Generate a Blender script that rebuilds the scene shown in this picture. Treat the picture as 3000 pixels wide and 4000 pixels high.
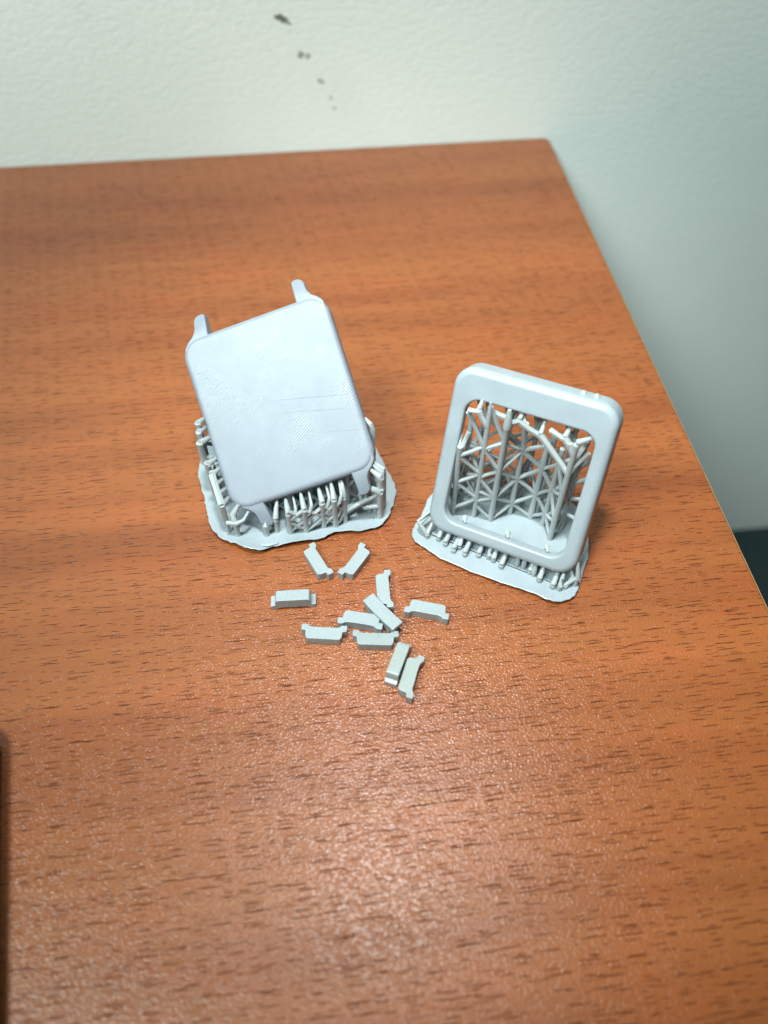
import bpy, bmesh, math, random
from mathutils import Vector, Matrix
random.seed(7)
S = 0.001                                   # everything below is written in millimetres
scene = bpy.context.scene
for o in list(bpy.data.objects): bpy.data.objects.remove(o)
COL = scene.collection

# ------------------------------------------------------------------ camera
cd = bpy.data.cameras.new('camera'); cam = bpy.data.objects.new('camera', cd); COL.objects.link(cam)
cam.location = (0, 0, 0.180); cam.rotation_euler = (math.radians(90 - 52), 0, 0)
cd.sensor_fit = 'HORIZONTAL'; cd.sensor_width = 36; cd.lens = 36.0
cd.clip_start = 0.005; cd.clip_end = 20
cd.dof.use_dof = True; cd.dof.focus_distance = 0.212; cd.dof.aperture_fstop = 10.5
scene.camera = cam
# ------------------------------------------------------------------ world: dim cool room light
w = bpy.data.worlds.new('World'); scene.world = w; w.use_nodes = True
bg = w.node_tree.nodes['Background']; bg.inputs[0].default_value = (0.38, 0.80, 0.90, 1); bg.inputs[1].default_value = 0.035
# ------------------------------------------------------------------ lamps
def spot(name, loc, target, watts, col, radius, angle, blend):
    l = bpy.data.lights.new(name, 'SPOT'); l.energy = watts; l.color = col; l.shadow_soft_size = radius
    l.spot_size = math.radians(angle); l.spot_blend = blend
    o = bpy.data.objects.new(name, l); COL.objects.link(o); o.location = Vector(loc) * S
    d = (Vector(target) - Vector(loc)); o.rotation_euler = d.to_track_quat('-Z', 'Y').to_euler(); return o
spot('desk_lamp_light', (-4, 112, 400), (34, 184, 0), 9.0, (0.91, 1.0, 1.0), 0.022, 58, 1.0)
fill = bpy.data.lights.new('front_fill_light', 'AREA'); fill.shape = 'RECTANGLE'; fill.size = 0.45; fill.size_y = 0.25; fill.energy = 3.6; fill.spread = math.radians(85); fill.color = (0.84, 1.0, 0.98)  # added fill from the front left, brightens the wall and the resin faces
co = bpy.data.objects.new('front_fill_light', fill); COL.objects.link(co); co.location = (-0.42, -0.22, 0.85)
co.rotation_euler = (Vector((0.02, 0.37, 0.08)) - co.location).to_track_quat('-Z', 'Y').to_euler()
scene.view_settings.view_transform = 'Standard'; scene.view_settings.look = 'None'
scene.view_settings.exposure = 0.0; scene.view_settings.gamma = 1.0

# ------------------------------------------------------------------ material helpers
class NT:
    def __init__(s, name):
        s.m = bpy.data.materials.new(name); s.m.use_nodes = True; s.t = s.m.node_tree
        s.b = s.t.nodes['Principled BSDF']; s.tc = s.n('ShaderNodeTexCoord')
    def n(s, typ, **kw):
        nd = s.t.nodes.new(typ)
        for k, v in kw.items(): setattr(nd, k, v)
        return nd
    def l(s, a, b): s.t.links.new(a, b)
    def val(s, sock, v):
        if isinstance(v, (int, float, tuple)): sock.default_value = v
        else: s.l(v, sock)
    def math(s, op, a, b=None, c=None, clamp=False):
        nd = s.n('ShaderNodeMath', operation=op, use_clamp=clamp); s.val(nd.inputs[0], a)
        if b is not None: s.val(nd.inputs[1], b)
        if c is not None: s.val(nd.inputs[2], c)
        return nd.outputs[0]
    def mapping(s, scale, rot=(0, 0, 0), loc=(0, 0, 0), src=None):
        m = s.n('ShaderNodeMapping'); s.l(src or s.tc.outputs['Object'], m.inputs[0])
        m.inputs['Scale'].default_value = scale; m.inputs['Rotation'].default_value = rot; m.inputs['Location'].default_value = loc
        return m.outputs[0]
    def noise(s, vec, scale=1, detail=3, rough=.5, dist=0):
        nd = s.n('ShaderNodeTexNoise'); s.l(vec, nd.inputs['Vector']); nd.inputs['Scale'].default_value = scale
        nd.inputs['Detail'].default_value = detail; nd.inputs['Roughness'].default_value = rough; nd.inputs['Distortion'].default_value = dist
        return nd.outputs['Fac']
    def ramp(s, fac, stops):
        r = s.n('ShaderNodeValToRGB'); s.l(fac, r.inputs[0]); e = r.color_ramp.elements
        while len(e) < len(stops): e.new(0.5)
        for k, (p, c) in enumerate(stops):
            e[k].position = p; e[k].color = c if isinstance(c, tuple) else (c, c, c, 1)
        return r.outputs[0]
    def mix(s, fac, a, b, blend='MIX'):
        m = s.n('ShaderNodeMix', data_type='RGBA', blend_type=blend); s.val(m.inputs[0], fac)
        s.val(m.inputs[6], a); s.val(m.inputs[7], b); return m.outputs[2]
    def bump(s, height, strength, dist, normal=None):
        b = s.n('ShaderNodeBump'); s.l(height, b.inputs['Height']); b.inputs['Strength'].default_value = strength
        b.inputs['Distance'].default_value = dist
        if normal: s.l(normal, b.inputs['Normal'])
        return b.outputs[0]
    def smooth(s, x, lo, hi):
        r = s.n('ShaderNodeMapRange', interpolation_type='SMOOTHSTEP'); s.val(r.inputs[0], x)
        r.inputs[1].default_value = lo; r.inputs[2].default_value = hi; return r.outputs[0]
def rgb(*c): return (c[0], c[1], c[2], 1)

def wood_material():
    m = NT('wood_laminate'); P = m.b.inputs
    # broad growth bands along the grain (object x), wavy
    band = m.noise(m.mapping((2.0, 34, 1)), 1, 4, .55, .35)
    fine = m.noise(m.mapping((14, 420, 1)), 1, 3, .6)
    blot = m.noise(m.mapping((22, 60, 1)), 1, 3, .6)
    col = m.ramp(band, [(0.25, rgb(.182, .046, .0125)), (0.45, rgb(.248, .069, .0180)), (0.6, rgb(.298, .089, .0240)), (0.78, rgb(.212, .056, .0155))])
    col = m.mix(m.smooth(fine, .35, .72), col, m.mix(1, col, rgb(.93, .90, .88), 'MULTIPLY'))
    col = m.mix(m.smooth(blot, .42, .75), col, m.mix(1, col, rgb(1.10, 1.0, .98), 'MULTIPLY'))
    # dark pores: short dashes, one per stretched Voronoi cell, gated at random
    dark = None
    for k, (cx, cy, hl, hw, keep, off) in enumerate([(8.2, 1.9, .36, .066, .60, 0), (5.8, 1.45, .36, .068, .58, 3.7), (3.6, 1.1, .33, .074, .50, 9.1)]):
        wob = m.noise(m.mapping((110, 260, 1), loc=(off, off, 0)), 1, 2, .6)
        mp = m.mapping((1000 / cx, 1000 / cy, 1), rot=(0, 0, -0.045), loc=(off, off * 2, 0))
        sx = m.n('ShaderNodeSeparateXYZ'); m.l(mp, sx.inputs[0])
        cb = m.n('ShaderNodeCombineXYZ'); m.l(sx.outputs[0], cb.inputs[0]); m.l(m.math('MULTIPLY_ADD', wob, .40, sx.outputs[1]), cb.inputs[1])
        v = m.n('ShaderNodeTexVoronoi', voronoi_dimensions='2D', feature='F1'); m.l(cb.outputs[0], v.inputs['Vector']); v.inputs['Scale'].default_value = 1
        v.inputs['Randomness'].default_value = 1
        d = m.n('ShaderNodeVectorMath', operation='SUBTRACT'); m.l(cb.outputs[0], d.inputs[0]); m.l(v.outputs['Position'], d.inputs[1])
        ds = m.n('ShaderNodeSeparateXYZ'); m.l(d.outputs[0], ds.inputs[0])
        rc = m.n('ShaderNodeSeparateColor'); m.l(v.outputs['Color'], rc.inputs[0])
        ln = m.math('MULTIPLY_ADD', rc.outputs[1], hl * 1.0, hl * .45)
        a = m.math('POWER', m.math('DIVIDE', m.math('ABSOLUTE', ds.outputs[0]), ln), 2.0)
        b = m.math('POWER', m.math('DIVIDE', m.math('ABSOLUTE', ds.outputs[1]), hw), 2.0)
        r = m.math('ADD', a, b)
        grit = m.noise(m.mapping((1500, 3200, 1)), 1, 2, .6)
        r = m.math('ADD', r, m.math('MULTIPLY_ADD', grit, 1.3, -.65))
        mask = m.smooth(r, 1.1, .45)
        gate = m.smooth(m.math('ADD', rc.outputs[0], m.math('MULTIPLY_ADD', band, -.5, .25)), keep - .30, keep - .42) if False else m.smooth(rc.outputs[0], keep, keep - .30)
        mk = m.math('MULTIPLY', mask, gate)
        dark = mk if dark is None else m.math('MAXIMUM', dark, mk)
    col = m.mix(m.math('MULTIPLY', dark, .92), col, rgb(.042, .010, .007))
    m.l(col, P['Base Color'])
    # pebbled laminate skin: small separate domes that catch the lamp
    hgt = None
    for sc, rot, wgt in ((1350, .5, 1.0), (2500, 1.3, .55)):
        v = m.n('ShaderNodeTexVoronoi', voronoi_dimensions='2D', feature='F1'); m.l(m.mapping((sc * .85, sc * 1.2, 1), rot=(0, 0, rot)), v.inputs['Vector'])
        v.inputs['Scale'].default_value = 1
        rc = m.n('ShaderNodeSeparateColor'); m.l(v.outputs['Color'], rc.inputs[0])
        dome = m.math('MULTIPLY', m.smooth(v.outputs['Distance'], .62, 0), m.math('MULTIPLY_ADD', rc.outputs[0], wgt, wgt * .15))
        hgt = dome if hgt is None else m.math('ADD', hgt, dome)
    hgt = m.math('SUBTRACT', hgt, m.math('MULTIPLY', dark, .5))
    m.l(m.bump(hgt, .52, .00012), P['Normal'])
    m.l(m.math('MULTIPLY_ADD', dark, -.46, .48), P['Specular IOR Level']); P['Roughness'].default_value = .28
    return m.m


def edge_material():
    m = NT('edge_band'); P = m.b.inputs
    m.l(m.ramp(m.noise(m.mapping((60, 400, 60)), 1, 3), [(.3, rgb(.22, .11, .04)), (.7, rgb(.30, .16, .06))]), P['Base Color'])
    P['Roughness'].default_value = .5; return m.m

SPOTS = [(-121.6, 55.4, 3.0, 1.5, .30), (-119.6, 54.0, 1.9, 1.0, .5), (-114.9, 41.2, 1.6, 1.5, .0), (-111.8, 40.7, 1.15, 1.3, .0),
         (-106.9, 30.1, 1.7, 1.25, .2), (-103.0, 22.9, 1.1, 1.2, .0), (-101.6, 18.4, 1.2, 1.15, .0), (-127.6, 43.6, .8, .6, .0)]
def wall_material():
    m = NT('plaster'); P = m.b.inputs
    blot = m.noise(m.mapping((7, 7, 7)), 1, 4, .6, .6); stain = m.noise(m.mapping((28, 28, 28)), 1, 4, .65)
    col = m.mix(m.smooth(blot, .35, .7), rgb(.80, .85, .80), rgb(.84, .875, .825))
    col = m.mix(m.math('MULTIPLY', m.smooth(stain, .56, .8), .16), col, rgb(.60, .64, .60))
    sx = m.n('ShaderNodeSeparateXYZ'); m.l(m.tc.outputs['Object'], sx.inputs[0])
    wn = m.noise(m.mapping((700, 700, 700)), 1, 3, .6); tot = None
    for k, (u, z, ru, rz, sl) in enumerate(SPOTS):       # chips where the paint has come off
        du = m.math('MULTIPLY_ADD', sx.outputs[0], 1000 / ru, -u / ru); dz = m.math('MULTIPLY_ADD', sx.outputs[2], 1000 / rz, -z / rz)
        dz = m.math('MULTIPLY_ADD', du, sl * ru / rz, dz)
        r = m.math('ADD', m.math('MULTIPLY', du, du), m.math('MULTIPLY', dz, dz))
        r = m.math('ADD', r, m.math('MULTIPLY_ADD', wn, 1.8, -.9))
        k_ = m.smooth(r, 1.25, .5); k_ = m.math('MULTIPLY', k_, (.85, .6, .65, .55, .5, .32, .28, .18)[k])
        tot = k_ if tot is None else m.math('MAXIMUM', tot, k_)
    col = m.mix(tot, col, rgb(.055, .060, .040))
    m.l(col, P['Base Color'])
    v = m.noise(m.mapping((300, 300, 480)), 1, 4, .6, .2); f = m.noise(m.mapping((900, 900, 900)), 1, 2, .5)
    area = m.noise(m.mapping((9, 9, 9), loc=(4, 0, 2)), 1, 2)
    pit = m.smooth(v, .30, .62)
    h = m.math('ADD', m.math('MULTIPLY', pit, m.math('ADD', area, .25)), m.math('MULTIPLY', f, .18))
    h = m.math('SUBTRACT', h, m.math('MULTIPLY', tot, .8))
    m.l(m.bump(h, .20, .0005), P['Normal'])
    P['Roughness'].default_value = .62; P['Specular IOR Level'].default_value = .3
    return m.m

def resin_material(name, base, rough=.38, layers=True, grime=0.0):
    m = NT(name); P = m.b.inputs
    n = m.noise(m.mapping((120, 120, 120)), 1, 4, .6)
    c2 = tuple(x * .93 for x in base)
    col = m.mix(m.smooth(n, .35, .7), rgb(*base), rgb(*c2))
    if grime: col = m.mix(m.math('MULTIPLY', m.smooth(m.noise(m.mapping((420, 420, 420)), 1, 4, .7), .55, .75), grime), col, rgb(.10, .12, .12))
    m.l(col, P['Base Color'])
    if layers:      # print layers and voxel steps, strongest in patches
        wv = m.n('ShaderNodeTexWave', wave_type='BANDS', bands_direction='Y'); m.l(m.mapping((1, 1, 1), rot=(0, 0, -.55)), wv.inputs['Vector'])
        wv.inputs['Scale'].default_value = 470; wv.inputs['Distortion'].default_value = 1.2; wv.inputs['Detail'].default_value = 2; wv.inputs['Detail Scale'].default_value = 2
        patch = m.smooth(m.noise(m.mapping((75, 75, 75)), 1, 4, .65, .8), .42, .66)
        sp = m.noise(m.mapping((2300, 2300, 2300)), 1, 2, .6)
        h = m.math('ADD', m.math('MULTIPLY', wv.outputs['Fac'], m.math('MULTIPLY_ADD', patch, .5, .12)), m.math('MULTIPLY', m.smooth(sp, .6, .75), m.math('MULTIPLY', patch, 1.3)))
        m.l(m.bump(h, .55, .00008), P['Normal'])
        m.l(m.math('MULTIPLY_ADD', patch, -.10, rough + .02), P['Roughness'])
    else:
        sp = m.noise(m.mapping((900, 900, 1800)), 1, 3, .6)
        m.l(m.bump(sp, .35, .00012), P['Normal']); P['Roughness'].default_value = rough
    P['Subsurface Weight'].default_value = .25; P['Subsurface Radius'].default_value = (1, 1, 1); P['Subsurface Scale'].default_value = .0008
    P['Specular IOR Level'].default_value = .5
    return m.m
def plain(name, c, rough, bumpy=0):
    m = NT(name); P = m.b.inputs
    n = m.noise(m.mapping((200, 200, 200)), 1, 4, .6)
    m.l(m.mix(n, rgb(*c), rgb(*[x * .75 for x in c])), P['Base Color']); P['Roughness'].default_value = rough
    if bumpy: m.l(m.bump(m.noise(m.mapping((900, 900, 900)), 1, 3), .3, .0003), P['Normal'])
    return m.m
WOOD = wood_material(); EDGE = edge_material(); WALL = wall_material()
RES_CASE = resin_material('grey_resin_layered', (.232, .258, .298), .42); RES = resin_material('grey_resin', (.33, .378, .405), .31, False)
RES_SUP = resin_material('grey_resin_support', (.375, .41, .412), .32, False)
RES_BAR = resin_material('grey_resin_bar', (.315, .348, .36), .33, False); RES_DIRTY = resin_material('grey_resin_stained', (.28, .31, .315), .36, False, .55)
RES_WARM = resin_material('grey_resin_warm', (.30, .326, .312), .36, False)
BLACK = plain('black_plastic', (.012, .012, .013), .45); DARK = plain('dark_green_plastic', (.012, .030, .032), .55, 1); FLOOR = plain('dark_floor_tile', (.05, .06, .06), .6, 1)
PANEL = plain('side_panel_board', (.26, .10, .04), .5)

# ------------------------------------------------------------------ mesh helpers
def link(name, me, mat, parent=None, mw=None, wn=False):
    me.materials.append(mat); o = bpy.data.objects.new(name, me); COL.objects.link(o)
    if parent is not None: o.parent = parent
    if mw is not None: o.matrix_local = mw
    if wn: o.modifiers.new('weighted_normal', 'WEIGHTED_NORMAL').keep_sharp = True
    return o
def mesh(verts, faces, sharp=40, bevel=0, seg=2):
    me = bpy.data.meshes.new('m'); bm = bmesh.new()
    vs = [bm.verts.new(Vector(v) * S) for v in verts]
    for f in faces:
        try: bm.faces.new([vs[i] for i in f])
        except ValueError: pass
    bmesh.ops.recalc_face_normals(bm, faces=bm.faces)
    if bevel:
        es = [e for e in bm.edges if len(e.link_faces) == 2 and e.calc_face_angle(0) > math.radians(28)]
        bmesh.ops.bevel(bm, geom=es, offset=bevel * S, segments=seg, profile=.5, affect='EDGES', clamp_overlap=True)
        bmesh.ops.recalc_face_normals(bm, faces=bm.faces)
    for f in bm.faces: f.smooth = True
    bm.to_mesh(me); bm.free()
    me.set_sharp_from_angle(angle=math.radians(sharp)); return me
def loft(rings, cap0=True, cap1=True, closed=False):
    n = len(rings[0]); verts = [p for r in rings for p in r]; faces = []
    K = len(rings) if closed else len(rings) - 1
    for k in range(K):
        a, b = k * n, ((k + 1) % len(rings)) * n
        for i in range(n): j = (i + 1) % n; faces.append((a + i, a + j, b + j, b + i))
    if not closed:
        if cap0: faces.append(tuple(range(n)))
        if cap1: faces.append(tuple(range((len(rings) - 1) * n, len(rings) * n)))
    return verts, faces
def rrect(x0, x1, y0, y1, r, z, n=9):
    out = []
    for cx, cy, a in ((x1 - r, y1 - r, 0), (x0 + r, y1 - r, 90), (x0 + r, y0 + r, 180), (x1 - r, y0 + r, 270)):
        for k in range(n):
            t = math.radians(a + 90 * k / (n - 1)); out.append((cx + r * math.cos(t), cy + r * math.sin(t), z))
    return out
def tube(points, radii, sides=8, flat=1.0, upref=None):
    rings = []; pts = [Vector(p) for p in points]
    for i, p in enumerate(pts):
        d = (pts[min(i + 1, len(pts) - 1)] - pts[max(i - 1, 0)]).normalized()
        u = Vector((0, 0, 1)) if abs(d.z) < .9 else Vector((1, 0, 0))
        a = d.cross(u).normalized(); b = a.cross(d).normalized(); r = radii[i]
        rings.append([tuple(p + a * (r * math.cos(2 * math.pi * (k + .5) / sides)) + b * (r * flat * math.sin(2 * math.pi * (k + .5) / sides))) for k in range(sides)])
    return loft(rings)
def thing(name, label, cat, loc, group=None):
    o = bpy.data.objects.new(name, None); COL.objects.link(o); o.location = Vector(loc) * S; o.empty_display_size = .01
    o['label'] = label; o['category'] = cat
    if group: o['group'] = group
    return o
def frame_matrix(origin, dx, dy, base=(0, 0, 0)):
    dx = Vector(dx).normalized(); dy = Vector(dy); dy = (dy - dx * dx.dot(dy)).normalized(); n = dx.cross(dy)
    M = Matrix((dx, dy, n)).transposed().to_4x4(); M.translation = (Vector(origin) - Vector(base)) * S; return M
def box(x0, x1, y0, y1, z0, z1):
    v = [(x, y, z) for z in (z0, z1) for y in (y0, y1) for x in (x0, x1)]
    return v, [(0, 1, 3, 2), (4, 5, 7, 6), (0, 1, 5, 4), (2, 3, 7, 6), (0, 2, 6, 4), (1, 3, 7, 5)]

# ------------------------------------------------------------------ setting: wall, floor
A_BACK = math.radians(6.25); A_SIDE = math.radians(-5.5)
CORNER = Vector((78.6, 369.0, 0))
MW = Matrix.Translation(CORNER * S) @ Matrix.Rotation(A_BACK, 4, 'Z')
v, f = box(-900, 1100, .4, 120, -735, 900)
wall = link('wall', mesh(v, f), WALL, None, MW); wall['kind'] = 'structure'
v, f = box(-1500, 1700, -1500, 900, -755, -735)
floor = link('floor', mesh(v, f), FLOOR); floor['kind'] = 'structure'
# ------------------------------------------------------------------ desk
desk = thing('desk', 'orange brown wood grain desk pushed back against the plaster wall', 'desk', (78.6, 369, -735))
MD = Matrix.Translation((0, 0, .735)) @ Matrix.Rotation(A_BACK, 4, 'Z')
s = A_SIDE - A_BACK                     # the side edge in desk axes
def sidept(t, off=0): return (-t * math.sin(-s) * -1 * -1 + off, -t * math.cos(s))
sd = Vector((math.sin(-s + 0) * 1.0, -math.cos(s), 0))
# direction of the side edge running to the front, in desk axes
wd = Matrix.Rotation(-A_BACK, 3, 'Z') @ Vector((math.sin(-A_SIDE), -math.cos(A_SIDE), 0))
L = 700; r = 2.2
e0 = Vector((0, 0, 0)); fr = wd * L
out = [Vector((-r, 0, 0))]
for k in range(1, 6):
    t = k / 6; out.append(Vector((-r, 0, 0)) * (1 - t) ** 2 + e0 * 2 * t * (1 - t) + wd * r * t * t)
out += [wd * r, fr, Vector((-800, fr.y, 0)), Vector((-800, 0, 0))]
def inset(p, d): return p
rings = [[(p.x, p.y, z) for p in out] for z in (-25, -.35)] + [[(p.x * 1 - (.35 if p.x > -700 else 0), p.y - (.35 if p.y > -600 else 0), 0) for p in out]]
top = link('tabletop', mesh(*loft(rings), sharp=30), WOOD, desk, MD)
# edge band: thin strip glued on the side edge
nrm = Vector((-wd.y, wd.x, 0)); nrm = nrm if nrm.x > 0 else -nrm
a, b = wd * 3 + nrm * .02, wd * (L - 1) + nrm * .02
bandv = []
for z in (-25.2, -.12):
    for p in (a, b, b + nrm * .26, a + nrm * .26): bandv.append((p.x, p.y, z))
link('edge_band', mesh(bandv, [(0, 1, 2, 3), (4, 5, 6, 7), (0, 1, 5, 4), (1, 2, 6, 5), (2, 3, 7, 6), (3, 0, 4, 7)]), EDGE, desk, MD)
pa, pb = wd * 20 - nrm * 3, wd * (L - 20) - nrm * 3
pv = []
for z in (-735, -24.9):
    for p in (pa, pb, pb - nrm * 18, pa - nrm * 18): pv.append((p.x, p.y, z))
pv2 = [(-p[0] * 0 + p[0] - 760, p[1], p[2]) for p in pv]
PF = [(0, 1, 2, 3), (4, 5, 6, 7), (0, 1, 5, 4), (1, 2, 6, 5), (2, 3, 7, 6), (3, 0, 4, 7)]
link('side_panel', mesh(pv, PF), PANEL, desk, MD); link('side_panel', mesh(pv2, PF), PANEL, desk, MD)

# dark storage box standing on the floor by the wall, beyond the side of the desk
bx = thing('storage_box', 'dark green black storage box on the floor beyond the desk edge', 'box', (350, 260, -735))
MB = Matrix.Translation((0, 0, 0)) @ Matrix.Rotation(math.radians(-24), 4, 'Z')
link('box_body', mesh(*loft([rrect(-190, 190, -190, 120, 25, 0), rrect(-200, 200, -200, 128, 28, 372)]), sharp=40), DARK, bx, MB)
link('box_lid', mesh(*loft([rrect(-206, 206, -206, 134, 30, 365), rrect(-206, 206, -206, 134, 30, 380), rrect(-200, 200, -200, 128, 28, 386)]), sharp=40), DARK, bx, MB)

# black slab at the left border of the desk
ph = thing('black_case', 'black rounded box lying on the desk at the edge of view', 'case', (-119.9, 23.8, 0))
MP = Matrix.Rotation(math.radians(16.4), 4, 'Z')
link('case_body', mesh(*loft([rrect(-39.2, 39.2, -60, 40.5, 7, .0), rrect(-40, 40, -61, 41.5, 8, 1), rrect(-40, 40, -61, 41.5, 8, 4.0), rrect(-38.8, 38.8, -60, 40.3, 7, 4.9)]), sharp=50), BLACK, ph, MP)
link('case_lid', mesh(*loft([rrect(-38.6, 38.6, -59.8, 40, 7, 4.7), rrect(-38.6, 38.6, -59.8, 40, 7, 5.2), rrect(-37.6, 37.6, -58.8, 39, 6.4, 5.5)]), sharp=50), BLACK, ph, MP)

# ------------------------------------------------------------------ supports
class Supports:
    def __init__(s, root, base): s.root = root; s.base = Vector(base)
    def p(s, q): return tuple(Vector(q) - s.base)
    def put(s, name, v, f, sharp=50): return link(name, mesh(v, f, sharp), RES_SUP, s.root)
    def pillar(s, x, y, z, r=.72, z0=.6, tip=None, lean=(0, 0)):
        pts = [(x, y, z0), (x, y, z0 + .7), (x + lean[0] * .5, y + lean[1] * .5, (z0 + z) / 2), (x + lean[0], y + lean[1], z)]
        r *= 1.1; rad = [r * 1.2, r, r * random.uniform(.94, 1.04), r * .97]
        if tip: pts.append(tip); rad.append(r * .42)
        return s.put('support_pillar', *tube([s.p(q) for q in pts], rad, 10))
    def brace(s, a, b, r=.50):
        return s.put('support_brace', *tube([s.p(a), s.p(tuple((Vector(a) + Vector(b)) / 2 + Vector((random.uniform(-.12, .12), random.uniform(-.12, .12), random.uniform(-.15, .15))))), s.p(b)], [r * 1.38, r * random.uniform(1.15, 1.38), r * 1.38], 6, .85))
    def tip(s, pts, r=.62, end=.30):
        n = len(pts); rad = [r * 1.12 if i < max(2, n - 2) else r * .86 for i in range(n - 1)] + [end * 1.05]
        return s.put('support_tip', *tube([s.p(q) for q in pts], rad, 8))
    def web(s, P, Q, zs, r=.48):
        for za, zb in zs: s.brace((P[0], P[1], za), (Q[0], Q[1], zb), r)

def catmull(pts, n=4):
    out = []; N = len(pts)
    for i in range(N):
        p0, p1, p2, p3 = [Vector((*pts[(i + k) % N][:2], 0)) for k in (-1, 0, 1, 2)]
        for k in range(n):
            t = k / n; out.append(.5 * ((2 * p1) + (p2 - p0) * t + (2 * p0 - 5 * p1 + 4 * p2 - p3) * t * t + (3 * p1 - p0 - 3 * p2 + p3) * t ** 3))
    return out
def raft(root, base, pts, lift, rough=.25, seed=1):
    rnd = random.Random(seed); o = catmull(pts); n = len(o); base = Vector((base[0], base[1], 0))
    c = sum(o, Vector()) / n
    jit = [rnd.uniform(-rough, rough) for _ in o]; jz = [rnd.uniform(-.12, .12) for _ in o]
    nor = []
    for i in range(n):
        t = (o[(i + 1) % n] - o[i - 1]).normalized(); q = Vector((t.y, -t.x, 0))
        if q.dot(o[i] - c) < 0: q = -q
        nor.append(q)
    edge = [o[i] + nor[i] * jit[i] for i in range(n)]
    def ring(d, zf): return [tuple(edge[i] * 1 - nor[i] * d - base + Vector((0, 0, zf(i)))) for i in range(n)]
    lf = lambda i: lift(o[i]) + jz[i]
    rings = [ring(3.4, lambda i: 0.0), ring(2.2, lambda i: .05 + lf(i) * .35), ring(.45, lambda i: .55 + lf(i)), ring(0, lambda i: .95 + lf(i)), ring(.25, lambda i: 1.12 + lf(i)), ring(1.6, lambda i: 1.02 + lf(i) * .6), ring(3.2, lambda i: 1.0 + lf(i) * .2), ring(5.0, lambda i: 1.0)]
    return link('raft', mesh(*loft(rings), sharp=35), RES, root)

# ================================================================== 1. printed case back on its supports
CO = (-29.19, 155.61, 30.04); CX = (.9528, .1390, .2699); CY = (-.2795, .7489, .6008)
_a = math.radians(1.6)                      # small turn of the case in its own plane
CX, CY = tuple(Vector(CX) * math.cos(_a) + Vector(CY) * math.sin(_a)), tuple(Vector(CY) * math.cos(_a) - Vector(CX) * math.sin(_a))
base = (-27, 145, 0)
case = thing('printed_case_back', 'closed grey resin case back with four lugs, tilted on its printed supports', 'printed part', base)
MC = frame_matrix(CO, CX, CY, base)
MCw = frame_matrix(CO, CX, CY)
def cl(x, y, z=0): return tuple((MCw @ (Vector((x, y, z)) * S)) / S)       # case local -> world mm
x0, x1, y0, y1, R, RB, D, T = -22.4, 21.3, -25.1, 25.1, 5.6, 1.3, 5.2, 1.6
def rr(d, z): return rrect(x0 + d, x1 - d, y0 + d, y1 - d, R - d, z, 12)
rings = [rr(T, -2.2), rr(T, -D), rr(.3, -D), rr(0, -D + .3), rr(0, -RB)]
for k in range(1, 7):
    a = math.radians(90 * k / 6); rings.append(rr(RB * (1 - math.cos(a)), -RB + RB * math.sin(a)))
# the flat front: a grid-free inner ring keeps the shading flat
rings.append(rr(RB + .6, 0.015))
link('shell', mesh(*loft(rings), sharp=60), RES_CASE, case, MC, True)
LUGX = {(-1, 1): .1, (1, 1): -.3, (1, -1): -.1, (-1, -1): .7}
def lug(sx, sy):
    top_ = [(13.4, 22.0), (13.4, 26.0), (13.4, 29.0), (13.4, 31.2), (14.2, 31.6), (15.6, 31.5), (16.6, 30.8), (17.0, 29.6), (17.1, 28.0), (17.4, 26.9), (18.2, 25.7), (19.6, 24.6), (20.9, 23.0), (21.1, 21.0), (20.2, 19.5), (17.0, 19.5)]
    def zt(y): t = max(0, (y - 22.5) / 9.0); return -.14 - 2.3 * t * t
    def zb(y): t = max(0, (y - 22.5) / 9.0); return -4.6 - 1.2 * t
    off = LUGX[(sx, sy)]
    def sk(y): return max(0, min(1, (y - 22) / 5.5))
    ring0 = [(sx * x - .35 + (off + .35) * sk(y), sy * y, zb(y)) for x, y in top_]; ring1 = [(sx * x - .35 + (off + .35) * sk(y), sy * y, zt(y)) for x, y in top_]
    n = len(top_)
    fc = [(i, (i + 1) % n, n + (i + 1) % n, n + i) for i in range(n)]
    # strips across the top and the underside keep the droop smooth
    pairs = [(0, 13), (1, 10), (2, 8), (3, 5)]
    tri = [(0, 1, 10, 11, 12, 13, 14, 15), (1, 2, 8, 9, 10), (2, 3, 4, 5, 6, 7, 8)]
    for t in tri: fc.append(tuple(n + i for i in t)); fc.append(tuple(t))
    return mesh(ring0 + ring1, fc, 60, .75, 3)
for sx in (-1, 1):
    for sy in (1, -1):
        lg = link('lug', lug(sx, sy), RES_CASE, case, MC, True)
# raised print seams across the face
for (ax, ay, bx_, by) in ((-6.5, 2.3, 19.2, -3.8), (-7.5, -1.1, 16.6, -7.1), (8, -11.2, 19.4, -14.2)):
    v, f = tube([(ax, ay, 0.0), ((ax + bx_) / 2, (ay + by) / 2 + .12, .0), (bx_, by, .0)], [.02, .06, .06], 6, .7); link('layer_seam', mesh(v, f), RES_CASE, case, MC)

def lift_case(p):
    fr_ = max(0, min(1, (140 - p.y) / 14)); return .2 + .9 * fr_ + .35 * math.sin(p.x * .45) * fr_
raft(case, base, [(-57.2, 160.7), (-56.9, 153.5), (-54.2, 146), (-52.6, 140.9), (-51.3, 136.5), (-49.2, 132.3), (-45.6, 129.1), (-42.1, 127.9), (-38.6, 125.9), (-34.4, 125.6), (-30.4, 127.2), (-24.6, 128.4), (-18.3, 129.8), (-14.2, 132.2), (-8.3, 132.4), (-4.9, 133.2), (-.4, 135.0), (2.2, 140.9), (3.4, 145.4), (3.3, 150.6), (.3, 157.7), (-4, 168), (-12, 179), (-28, 183), (-46, 180), (-56, 172)], lift_case, .22, 3)
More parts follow.
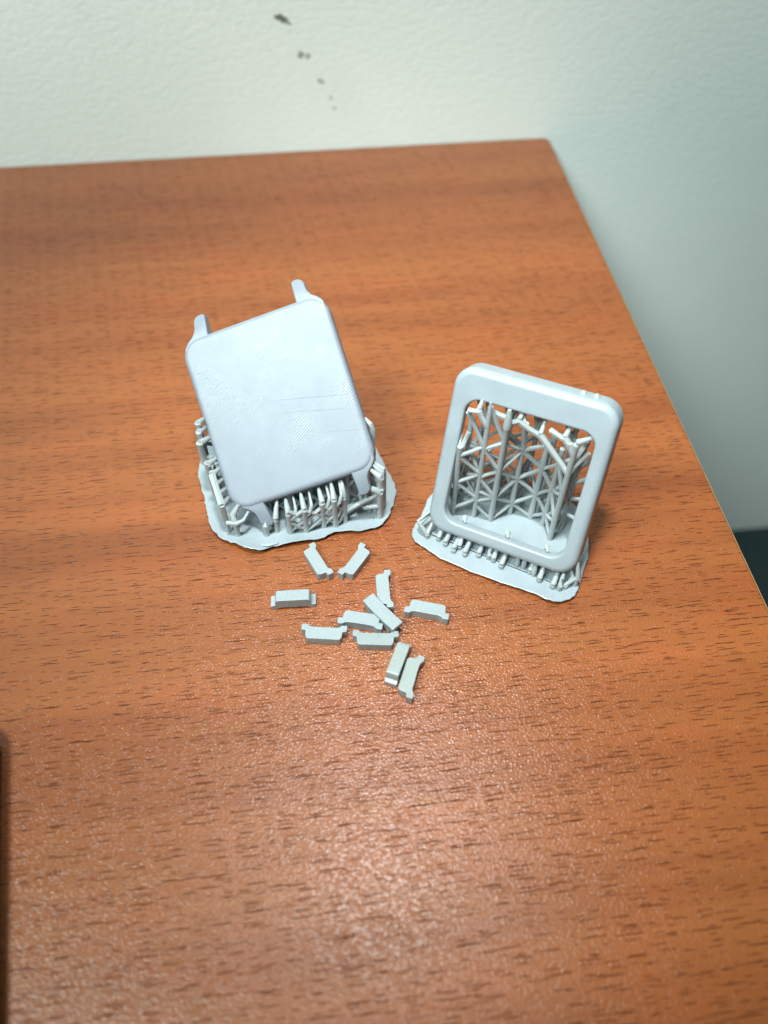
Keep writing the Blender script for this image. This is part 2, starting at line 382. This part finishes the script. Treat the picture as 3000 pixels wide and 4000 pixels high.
# loose sliver on the raft front and the folded flap at the corner
v, f = tube([(-35.0, 127.3, 1.9), (-33.0, 127.0, 2.3), (-30.2, 127.8, 2.2)], [.55, .75, .3], 6, .5)
link('raft_sliver', mesh([tuple(Vector(q) - Vector(base)) for q in v], f), RES, case)

sp = Supports(case, base)
def under(x, y, z=-2.4): return cl(x, y, z)
# front row, standing just ahead of the bottom edge
FRONT = [(-30.9, 132.9, 6.5, -9.5), (-26.9, 132.2, 9.8, -7.4), (-22.4, 132.7, 11.0, -2.6), (-17.4, 134.4, 12.0, 2.6), (-14.0, 134.6, 13.2, 6.6), (-11.4, 136.4, 12.0, 9.6)]
for k, (x, y, z, lx) in enumerate(FRONT):
    t = under(lx, -24.9, -2.6 - .8 * (k % 2)); sp.pillar(x, y, z, .80 if k else .7)
    sp.tip([(x, y, z - .6), (x + .1, y + .1, z + .5), (x * .5 + t[0] * .5, y * .5 + t[1] * .5, (z + t[2]) / 2 + .5), t], .80)
    t2 = under(lx + 2.2, -25.0, -3.6)
    if k in (1, 2, 3, 4): sp.tip([(x, y, z - 3.4), (x + 1.6, y + .4, z - 1.6), (x + 2.1, y + 1.3, z + .6), t2], .55)
for k in range(1, 5):
    a, b = FRONT[k], FRONT[k + 1]
    sp.web(a, b, [(2.2, 6.4), (6.6, 2.6), (6.8, 11.0), (11.2, 7.0)] if k % 2 else [(1.6, 5.6), (6.0, 10.2), (10.6, 6.6)], .52)
# second and third rows below the case
ROWS = [[(-33.5, 139.5), (-27.5, 140.0), (-21.5, 140.8), (-16.0, 141.6), (-10.5, 142.4), (-5.0, 143.0)],
        [(-43.0, 146.0), (-36.5, 147.0), (-30.0, 148.0), (-23.5, 148.8), (-17.0, 149.8), (-10.5, 150.6)],
        [(-48.0, 155.5), (-41.0, 156.5), (-34.0, 157.5), (-27.0, 158.5), (-20.0, 159.4), (-13.0, 160.5)],
        [(-51.5, 166.0), (-43.5, 167.0), (-35.5, 168.0), (-27.5, 169.0), (-19.5, 170.0)]]
MCi = MCw.inverted()
def case_z(x, y, depth=-2.0):            # height of the shell's inside above a desk point
    n = Vector(CX).cross(Vector(CY)); o = Vector(CO) + n * depth
    return o.z - (n.x * (x - o.x) + n.y * (y - o.y)) / n.z
for ri, row in enumerate(ROWS):
    prev = None
    for k, (x, y) in enumerate(row):
        zt = case_z(x, y) ; zn = zt - 3.2
        sp.pillar(x, y, zn, .72, .6, (x, y, zt + .15))
        if k % 2 == 0: sp.tip([(x, y, zn - 3), (x + 1.7, y + .5, zn - .8), (x + 2.1, y + .6, case_z(x + 2.1, y + .6) + .1)], .55)
        if prev:
            px, py, pz = prev; z = 1.6; flip = k % 2
            while z + 8 < min(zn, pz) + 3:
                sp.brace((px, py, z + (6.5 if flip else 0)), (x, y, z + (0 if flip else 6.5)), .5)
                sp.brace((px, py, z + (0 if flip else 6.5)), (x, y, z + (6.5 if flip else 0)), .5); z += 8.5
        prev = (x, y, zn)
    if ri:
        for (x, y), (x2, y2) in zip(row, ROWS[ri - 1]):
            sp.brace((x, y, 3), (x2, y2, 9), .5); sp.brace((x, y, 9.5), (x2, y2, 4), .5)
# under the lower left lug
sp.pillar(-33.8, 131.6, 5.4, .80, .6, (-33.4, 132.2, 6.6)); sp.pillar(-42.1, 131.3, 6.6, .74)
sp.tip([(-42.1, 131.3, 6.2), (-44.3, 131.6, 6.6)], .68, .66); sp.tip([(-44.6, 131.7, 6.4), (-41.6, 131.2, 6.7), (-39.6, 131.8, 7.6), (-38.2, 133.6, 9.3)], .66, .36)
sp.tip([(-42.4, 132.0, 6.8), (-42.7, 133.2, 8.6), (-40.9, 134.6, 11.0)], .95, .5)
# left flank: nodes outside the edge, tips leaning in
L1 = (-45.1, 132.9, 13.0); L2 = (-48.2, 140.7, 16.9); L3 = (-49.3, 142.9, 18.8); L4 = (-51.6, 147.5, 22.4); L5 = (-51.9, 149.9, 24.4); L6 = (-52.0, 151.2, 26.4)
sp.pillar(L1[0], L1[1], L1[2], .82); sp.brace(L1, L2, .80)
sp.pillar(L2[0] - .2, L2[1] + 1.0, L2[2], .74); sp.pillar(L3[0] - .3, L3[1] + .6, L3[2], .8)
sp.pillar(L4[0] - .1, L4[1] + .2, L4[2], .95, 14.2); sp.pillar(L4[0] + 1.4, L4[1] + 1.4, 15.5, .85); sp.pillar(L5[0], L5[1], L5[2], .8); sp.pillar(L6[0], L6[1] + .3, L6[2], .8)
def mid(a, b, t): return tuple(Vector(a) * (1 - t) + Vector(b) * t)
for node, ly, r in ((L1, -20.0, .85), (mid(L1, L2, .36), -17.4, .72), (mid(L1, L2, .66), -14.6, .70), (L2, -11.4, .80), (L3, -8.4, .82), (L4, -2.2, .95), (L5, 1.0, .85), (L6, 3.4, .85)):
    t = cl(x0 + .1, ly, -2.4); sp.tip([node, mid(node, t, .15), mid(node, t, .6), t], r, r * .55)
sp.brace((L3[0] - .3, L3[1] + .6, 11), (L4[0] + 1.4, L4[1] + 1.4, 15), .6); sp.brace((L2[0], L2[1] + 1, 4), (-43, 146, 12), .5); sp.brace((L3[0], L3[1], 14), (-43, 146, 7), .5)
sp.brace((L5[0], L5[1], 20), (-48, 155.5, 13), .55); sp.brace((L4[0] + 1.4, L4[1] + 1.4, 12), (-43, 146, 16.5), .6); sp.brace((L6[0], L6[1], 12), (-48, 155.5, 6), .5)
# right flank
R1 = (-1.1, 137.9); sp.pillar(R1[0], R1[1], 12.4, .85); sp.tip([(-1.4, 137.9, 12.0), (-1.6, 137.9, 13.0), (-3.7, 138.2, 13.9)], .92, .80)
sp.tip([(-1.1, 137.9, 6.6), (-5.6, 137.7, 6.1), (-6.1, 137.9, 6.6), (-6.9, 138.4, 11.6)], .78, .42)
sp.pillar(-.2, 141.6, 17.4, .80); sp.tip([(-.2, 141.6, 17.0), (-.3, 141.4, 18.6), (-2.8, 142.6, 19.9)], .82, .5)
sp.pillar(-1.0, 139.2, 17.2, .95, 12.6); sp.tip([(-1.0, 139.2, 16.8), (-1.3, 139.2, 17.9), (-3.7, 140.8, 18.9)], .95, .5)
sp.tip([(-.6, 139.8, 16.4), (-.6, 140.2, 18.4), (-3.2, 141.8, 19.8)], .72, .4)
sp.brace((-1.1, 137.9, 12.8), (-1.0, 139.2, 13.4), .8)
sp.brace((-1.6, 138.2, 11.6), (-11.4, 136.6, 5.2), .62); sp.brace((-5.0, 143.0, 3.0), (-12, 137, 5.2), .62); sp.brace((-.2, 141.6, 9), (-5.0, 143.0, 14), .55); sp.pillar(-4.2, 140.3, 10.8, .9, .6, (-4.6, 140.6, 12.4))
tR = cl(x1, -11.4, -2.6); sp.tip([(-3.4, 150.4, 14), (-3.2, 149.6, 26.2), (-3.6, 149.8, 27.6), tR], .8, .5); sp.pillar(-3.4, 150.4, 15.0, .8)

# ================================================================== 2. printed front frame on its supports
FO = (34.70, 132.45, 27.57); FX = (.8869, -.4574, .0649); FY = (.1458, .4105, .9001)
fbase = (34, 134, 0)
fr_ = thing('printed_front_frame', 'open rectangular grey resin bezel standing upright on its printed lattice supports', 'printed part', fbase)
MF = frame_matrix(FO, FX, FY, fbase); MFw = frame_matrix(FO, FX, FY)
def fl(x, y, z=0): return tuple((MFw @ (Vector((x, y, z)) * S)) / S)
fx0, fx1, fy0, fy1, FR, FB, FD = -21.9, 21.7, -24.9, 23.7, 5.6, 1.9, 7.5
ix0, ix1, iy0, iy1, IR = -17.3, 17.5, -20.6, 15.7, 4.0
def fo(d, z): return rrect(fx0 + d, fx1 - d, fy0 + d, fy1 - d, FR - d, z, 12)
def fi(d, z): return rrect(ix0 - d, ix1 + d, iy0 - d, iy1 + d, IR + d, z, 12)
rings = [fo(2.0, -3.0), fo(2.0, -FD), fo(.3, -FD), fo(0, -FD + .3), fo(0, -FB)]
for k in range(1, 7):
    a = math.radians(90 * k / 6); rings.append(fo(FB * (1 - math.cos(a)), -FB + FB * math.sin(a)))
rings += [fi(.75, 0), fi(.35, -.10), fi(.1, -.35), fi(0, -.75), fi(0, -2.8), fi(.15, -3.0)]
link('bezel', mesh(*loft(rings, closed=True), sharp=60), RES, fr_, MF, True)
for lx, h in ((10.6, .8), (14.0, .9)):       # snapped support stubs on the top side
    v, f = tube([(lx, fy1 - .5, -5.0), (lx + .1, fy1 + h * .35, -5.1), (lx + .25, fy1 + h * .7, -5.2)], [1.0, .8, .35], 8); link('broken_stub', mesh(v, f), RES, fr_, MF)
def lift_frame(p):
    q = max(0, min(1, (118 - p.y) / 12)); return .15 + .55 * q
raft(fr_, fbase, [(14.0, 146.2), (10.7, 137.8), (8.4, 133.5), (8.5, 129.8), (11.6, 126.7), (17.6, 122.2), (26.4, 117.7), (34.2, 114.2), (39.6, 112.1), (43.7, 109.7), (46.4, 108.8), (49.6, 109.3), (52.5, 111.5), (55.2, 118.2), (57.6, 123.2), (58.7, 128.8), (59.1, 133.5), (58.6, 139), (54, 145), (46, 147.6), (36, 150.5), (27, 151.5), (19, 150.5)], lift_frame, .14, 8)
sf = Supports(fr_, fbase)
# feet under the lower bar: short tapering stubs
STUB = [(15.7, 129.6), (17.5, 127.8), (19.7, 125.5), (21.4, 126.7), (22.8, 124.2), (26.7, 123.9), (29.5, 123.3), (30.7, 122.3), (32.7, 120.1), (37.2, 120.8), (39.0, 120.2), (40.6, 118.3), (41.5, 117.7), (42.8, 115.6), (46.2, 113.5), (47.9, 112.9)]
for k, (x, y) in enumerate(STUB):
    d = Vector((x, y, 3)) - Vector(FO); lx = d.dot(Vector(FX)); t = fl(lx, -24.6, -1.6 - 1.4 * (k % 3) * .6)
    sf.pillar(x, y, 2.3, .70, .5); sf.tip([(x, y, 1.9), (x, y, 2.8), mid((x, y, 2.8), t, .6), t], .74, .40)
for lx, r in ((-11.0, .7), (1.8, .7), (13.2, .6)):           # taller stubs behind the lower bar
    t = fl(lx, -20.7, -2.2); sf.pillar(t[0], t[1] + 1.6, t[2] - .8, r); sf.tip([(t[0], t[1] + 1.6, t[2] - 1.2), (t[0], t[1] + 1.2, t[2] + 1.4), (t[0], t[1] + .2, t[2] + .4)], r, .4)
# side brackets at the lower corners
sf.pillar(12.4, 130.6, 2.8, .72, .5); t = fl(-21.6, -20.2, -2.5)
sf.tip([(12.4, 130.6, 2.6), (10.4, 132.2, 4.6), (9.7, 132.9, 5.6), t], .60, .45); sf.tip([(12.4, 130.6, 2.8), fl(-20.4, -23.4, -2)], .6, .4); sf.tip([(10.2, 132.4, 5.0), fl(-21.8, -21.6, -3)], .55, .4)
sf.pillar(52.5, 114.3, 4.6, .72, .5); sf.tip([(52.5, 114.3, 4.2), (52.7, 114.4, 5.0), fl(21.6, -20.6, -2.5)], .68, .45); sf.tip([(48.6, 113.4, 1.4), (52.3, 114.4, 4.4)], .58, .55)
sf.tip([(49.6, 113.2, 1.5), (51.4, 114.8, 4.4), fl(20.4, -23.6, -3)], .5, .4)
# tall pillars seen through the opening
A = (26.5, 138.4); B = (31.2, 137.0); C = (37.1, 139.5); Dp = (43.0, 137.9); E_ = (46.3, 135.2); F_ = (47.7, 130.2); G = (23.0, 143.4); Hh = (33.2, 143.8); I = (41.0, 143.6); J = (51.2, 133.6); K = (20.2, 139.2); M_ = (50.0, 140.0); N_ = (27.6, 147.2)
def back(x, y, d=-2.7):                                     # height of the bezel's inside over a desk point
    n = Vector(FX).cross(Vector(FY)); o = Vector(FO) + n * d
    return o.z - (n.x * (x - o.x) + n.y * (y - o.y)) / n.z
sf.pillar(A[0], A[1], 42.5, .66, .5, (A[0] + .1, A[1] + .7, 46.2)); sf.pillar(B[0], B[1], 39.6, .74, .5)
sf.tip([(B[0], B[1], 39.2), (B[0] + .1, B[1] + .1, 41.0), (B[0] + .1, B[1] + .8, 44.9)], 1.0, .5)
sf.pillar(C[0], C[1], 34.6, .74, .5); sf.pillar(Dp[0], Dp[1], 33.6, .85, .5); sf.pillar(Dp[0] + 1.5, Dp[1] + .7, 34.4, .80, .5)
sf.pillar(E_[0], E_[1], 33.5, .72, .5); sf.pillar(F_[0], F_[1], 40.4, .78, .5)
for q, z in ((G, 36.5), (Hh, 38.5), (I, 38.0), (J, 38.0), (K, 30.0), (M_, 39.0), (N_, 42.0)):
    sf.pillar(q[0], q[1], z, .70, .5)
# bracing
sf.web(C, B, [(5.9, 1.4), (5.9, 11.2), (16.7, 11.4), (16.7, 22.6), (28.3, 22.8), (28.3, 33.6)], .52)
sf.web(C, Dp, [(5.9, 1.4), (5.9, 11.6), (16.7, 11.8), (16.7, 22.6), (28.3, 22.8), (28.3, 32.0)], .52)
sf.web(A, B, [(6.6, 1.4), (8.2, 11.4), (12.8, 11.2), (18.4, 11.4), (18.6, 22.6), (30.2, 22.6), (30.0, 33.8)], .50)
sf.web(A, G, [(8.4, 2.5), (8.4, 14), (19.6, 14), (19.6, 26), (30.0, 26)], .48); sf.web(A, K, [(9.3, 15.6), (9.3, 4), (20, 15.6), (20.0, 26.5), (31.0, 26.5)], .50)
sf.web(K, G, [(4, 10), (15.6, 10.5), (15.6, 21), (26.5, 21), (26.5, 32)], .5)
sf.web(E_, Dp, [(6.4, 2), (6.4, 11.6), (17.1, 11.6), (17.1, 22.6), (27.6, 22.6)], .50)
sf.web(E_, F_, [(6.4, 1.4), (6.4, 9), (17.1, 9), (17.1, 20.5), (27.6, 20.5)], .50); sf.web(E_, J, [(6.4, 1.6), (6.4, 9), (17.1, 9.2), (17.1, 22), (27.5, 22), (27.5, 33)], .52)
sf.web(F_, J, [(4.6, 10), (12, 4), (13, 20), (21, 12), (31.2, 36.5), (22, 30)], .54); sf.web(J, M_, [(3, 10), (12, 5), (14, 22), (24, 16), (26, 34)], .5)
sf.web(Hh, B, [(4, 10), (16, 11), (16, 22), (27, 23)], .46); sf.web(Hh, C, [(3, 12), (18, 10), (18, 28)], .46); sf.web(I, C, [(10, 3), (10, 18), (22, 16), (22, 30)], .46); sf.web(I, Dp, [(4, 12), (18, 12), (18, 26)], .46)
sf.web(G, Hh, [(4, 12), (14, 5), (18, 28), (28, 19)], .46); sf.web(G, N_, [(6, 16), (18, 8), (20, 32)], .46); sf.web(I, M_, [(4, 14), (14, 5), (18, 30), (30, 19)], .46); sf.web(N_, I, [(5, 16), (16, 6), (20, 33), (33, 21)], .46)
sf.web(Hh, I, [(2, 9), (9.5, 2.5), (10, 19), (20, 11), (21, 30), (31, 22)], .46); sf.web(N_, Hh, [(3, 11), (12, 22), (23, 13), (24, 34)], .46); sf.web(G, K, [(12, 20), (22, 30), (5, 12)], .46); sf.web(M_, Dp, [(3, 11), (12, 4), (13, 24), (24, 14)], .46); sf.web(J, F_, [(16, 26), (26, 17)], .5)
# crown: arms and pointed heads reaching the upper bar
def head(x, y, z, t, r=.62): sf.tip([(x, y, z), (x, y + .05, z + .6), mid((x, y, z), t, .5), t], r, .34)
def uf(lx, z=-2.9, ly=16.4): return fl(lx, ly, z)
sf.tip([(C[0], C[1], 30.0), (C[0] - 1.2, C[1] - 1.0, 38.6), uf(-2.6, -3.0)], .62, .45)
sf.brace((C[0], C[1], 33.5), (C[0] - .6, C[1] - .6, 39.0), .6)
n1 = (34.4, 138.9, 39.8); head(n1[0], n1[1], n1[2], uf(-2.2)); sf.brace(n1, (B[0], B[1] + .2, 40.2), .62); sf.brace(n1, (40.0, 137.0, 36.6), .66)
n2 = (40.0, 136.4, 37.4); head(n2[0], n2[1], n2[2], uf(3.6)); sf.brace(n2, (F_[0], F_[1] + .1, 29.4), .74)
n3 = (46.4, 131.6, 38.6); head(45.2, 132.9, 39.6, uf(10.3), .72); sf.brace((45.2, 132.9, 40.0), (F_[0], F_[1], 37.2), .72); sf.brace((45.2, 132.9, 39.6), (42.2, 136.2, 39.4), .62)
sf.tip([(F_[0], F_[1], 39.8), (F_[0] + .3, F_[1] + .1, 41.2), (50.6, 129.5, 43.4)], .80, .5); sf.tip([(F_[0], F_[1], 30.4), (51.6, 130.4, 37.0)], .66, .5)
sf.tip([(F_[0], F_[1], 36.0), (F_[0] - 1.2, F_[1] + 1.2, 39.6)], .78, .7)
head(24.0, 139.8, 42.2, uf(-13.8), .7); sf.brace((24.0, 139.8, 42.6), (A[0], A[1], 38.4), .62); sf.brace((24.0, 139.8, 42.4), (21.4, 140.6, 42.2), .55)
sf.brace((21.6, 141.2, 41.0), (A[0] - .2, A[1] + .2, 31.0), .62); sf.brace((A[0] + .3, A[1] + 1.2, 44.2), (B[0] - .2, B[1] + 1.2, 34.0), .62); sf.brace((A[0] + .6, A[1] + 2.0, 42.0), (B[0] + .6, B[1] + 2.0, 40.6), .6)
for k, lx in enumerate((-16, -12, -8, -4, 0, 4, 8, 12, 16)):   # rear crown behind the upper bar
    t = fl(lx, 19.2 + (k % 3) * .8, -3.1); src = (N_, N_, Hh, Hh, I, I, M_, M_, J)[k]
    z = min(t[2] - 3.5, 44); sf.tip([(src[0], src[1], z - 9), mid((src[0], src[1], z - 8), (t[0], t[1], z), .8), (t[0], t[1] + .3, t[2] - 2), t], .58, .36)
for ly in (-12, -5, 2, 9):                                   # props on both side walls
    t = fl(fx0 + 2.4, ly, -5.5); sf.tip([(K[0], K[1], max(3, t[2] - 7)), mid((K[0], K[1], t[2] - 4), t, .6), t], .55, .36)
    t = fl(fx1 - 2.4, ly, -5.5); sf.tip([(J[0], J[1], max(3, t[2] - 7)), mid((J[0], J[1], t[2] - 4), t, .6), t], .55, .36)

# ================================================================== 3. eleven small button bars
def bar_mesh(seed, wd_=3.2, sc=.75):
    rnd = random.Random(seed); j = lambda a=.07: rnd.uniform(-a, a)
    P = [(-6.0, .15), (-5.8, 0), (-4.75, 0), (-4.3, .25 * sc + j()), (-3.9, .75 * sc + j()), (-3.2, .95 * sc), (-1, sc + j()), (1.2, .95 * sc + j()), (3.2, .95 * sc), (3.9, .75 * sc + j()), (4.3, .25 * sc + j()), (4.75, 0), (5.8, 0), (6.0, .15),
         (6.0 + j(), 1.75), (4.85, 1.9 + j()), (4.75, 3.4), (4.4, 4.1), (3.9, 4.25), (-3.9, 4.25), (-4.4, 4.1), (-4.75, 3.4), (-4.85, 1.9 + j()), (-6.0 + j(), 1.75)]
    n = len(P); w2 = wd_ / 2
    v = [(x, -w2, z) for x, z in P] + [(x, w2, z) for x, z in P]
    f = [(i, (i + 1) % n, n + (i + 1) % n, n + i) for i in range(n)] + [tuple(range(n)), tuple(range(n, 2 * n))]
    return mesh(v, f, 45, .40, 3)
# x, y, angle of the long axis, pose: 's' on its side with the scoop towards +normal or -normal, 'f' flange down, 'u' flange up
BARS = [(-17.6, 121.0, -59.9, 's+', RES_BAR, 'small grey bar lying on its side, left arm of the V below the case raft'),
        (-9.0, 121.0, -121.7, 's-', RES_BAR, 'small grey bar lying on its side, right arm of the V below the case raft'),
        (-24.5, 109.4, 3.7, 'f', RES_BAR, 'lone small grey bar lying flat on its flange, apart from the others'),
        (1.3, 111.6, -85.7, 's+', RES_BAR, 'small grey bar pointing at the gap between both prints, touching the upturned bar'),
        (-.4, 103.6, -48.4, 'u', RES_BAR, 'upturned small grey bar with its flat flange on top, in the middle of the cluster'),
        (11.3, 103.9, -12.0, 's-', RES_BAR, 'small grey bar with its scooped side to the front, below the frame raft'),
        (-6.3, 100.7, -10.0, 's-', RES_BAR, 'small grey bar with scooped front, tucked beside the upturned bar'),
        (-15.6, 99.4, -3.6, 's+', RES_BAR, 'clean small grey bar with its tabs pointing back, left end of the cluster'),
        (-2.2, 97.7, -1.8, 's+', RES_DIRTY, 'dirty small grey bar with smudged tabs pointing back'),
        (3.6, 90.3, -110.0, 'f', RES_WARM, 'small yellowish grey bar lying flat on its flange beside another bar'),
        (7.9, 85.5, -106.8, 's+2', RES_WARM, 'small yellowish grey bar lying on its side beside the flat yellowish one')]
for k, (x, y, ang, pose, mat, lab) in enumerate(BARS):
    y += .55; wd_ = 3.6 if pose == 'u' else 2.95; y += (.45, .45, -.85, 0, 0, 0, 0, 0, 0, -.5, 0)[k]; wd_ = 3.3 if pose == 'f' else wd_; me = bar_mesh(40 + k, wd_, .35 if pose == 'u' else .78)
    M = Matrix.Rotation(math.radians(ang), 4, 'Z')
    if pose[0] == 's':
        up = 1 if '+' in pose else -1      # '+': tabs on the left-hand normal of the axis
        M = M @ Matrix.Rotation(math.radians(90 * up), 4, 'X'); M = Matrix.Translation((0, 0, wd_ / 2 * S)) @ M
        nx, ny = -math.sin(math.radians(ang)), math.cos(math.radians(ang)); off = .9 * up
        M = Matrix.Translation(Vector((x + nx * off, y + ny * off, 0)) * S) @ M
    elif pose == 'u':
        M = Matrix.Translation(Vector((x, y, 4.25)) * S) @ M @ Matrix.Rotation(math.pi, 4, 'X')
    else: M = Matrix.Translation(Vector((x, y, 0)) * S) @ M
    o = link('button_bar', me, mat, None, M, True)
    o['label'] = lab; o['category'] = 'printed bar'; o['group'] = 'small printed bars scattered on the desk'
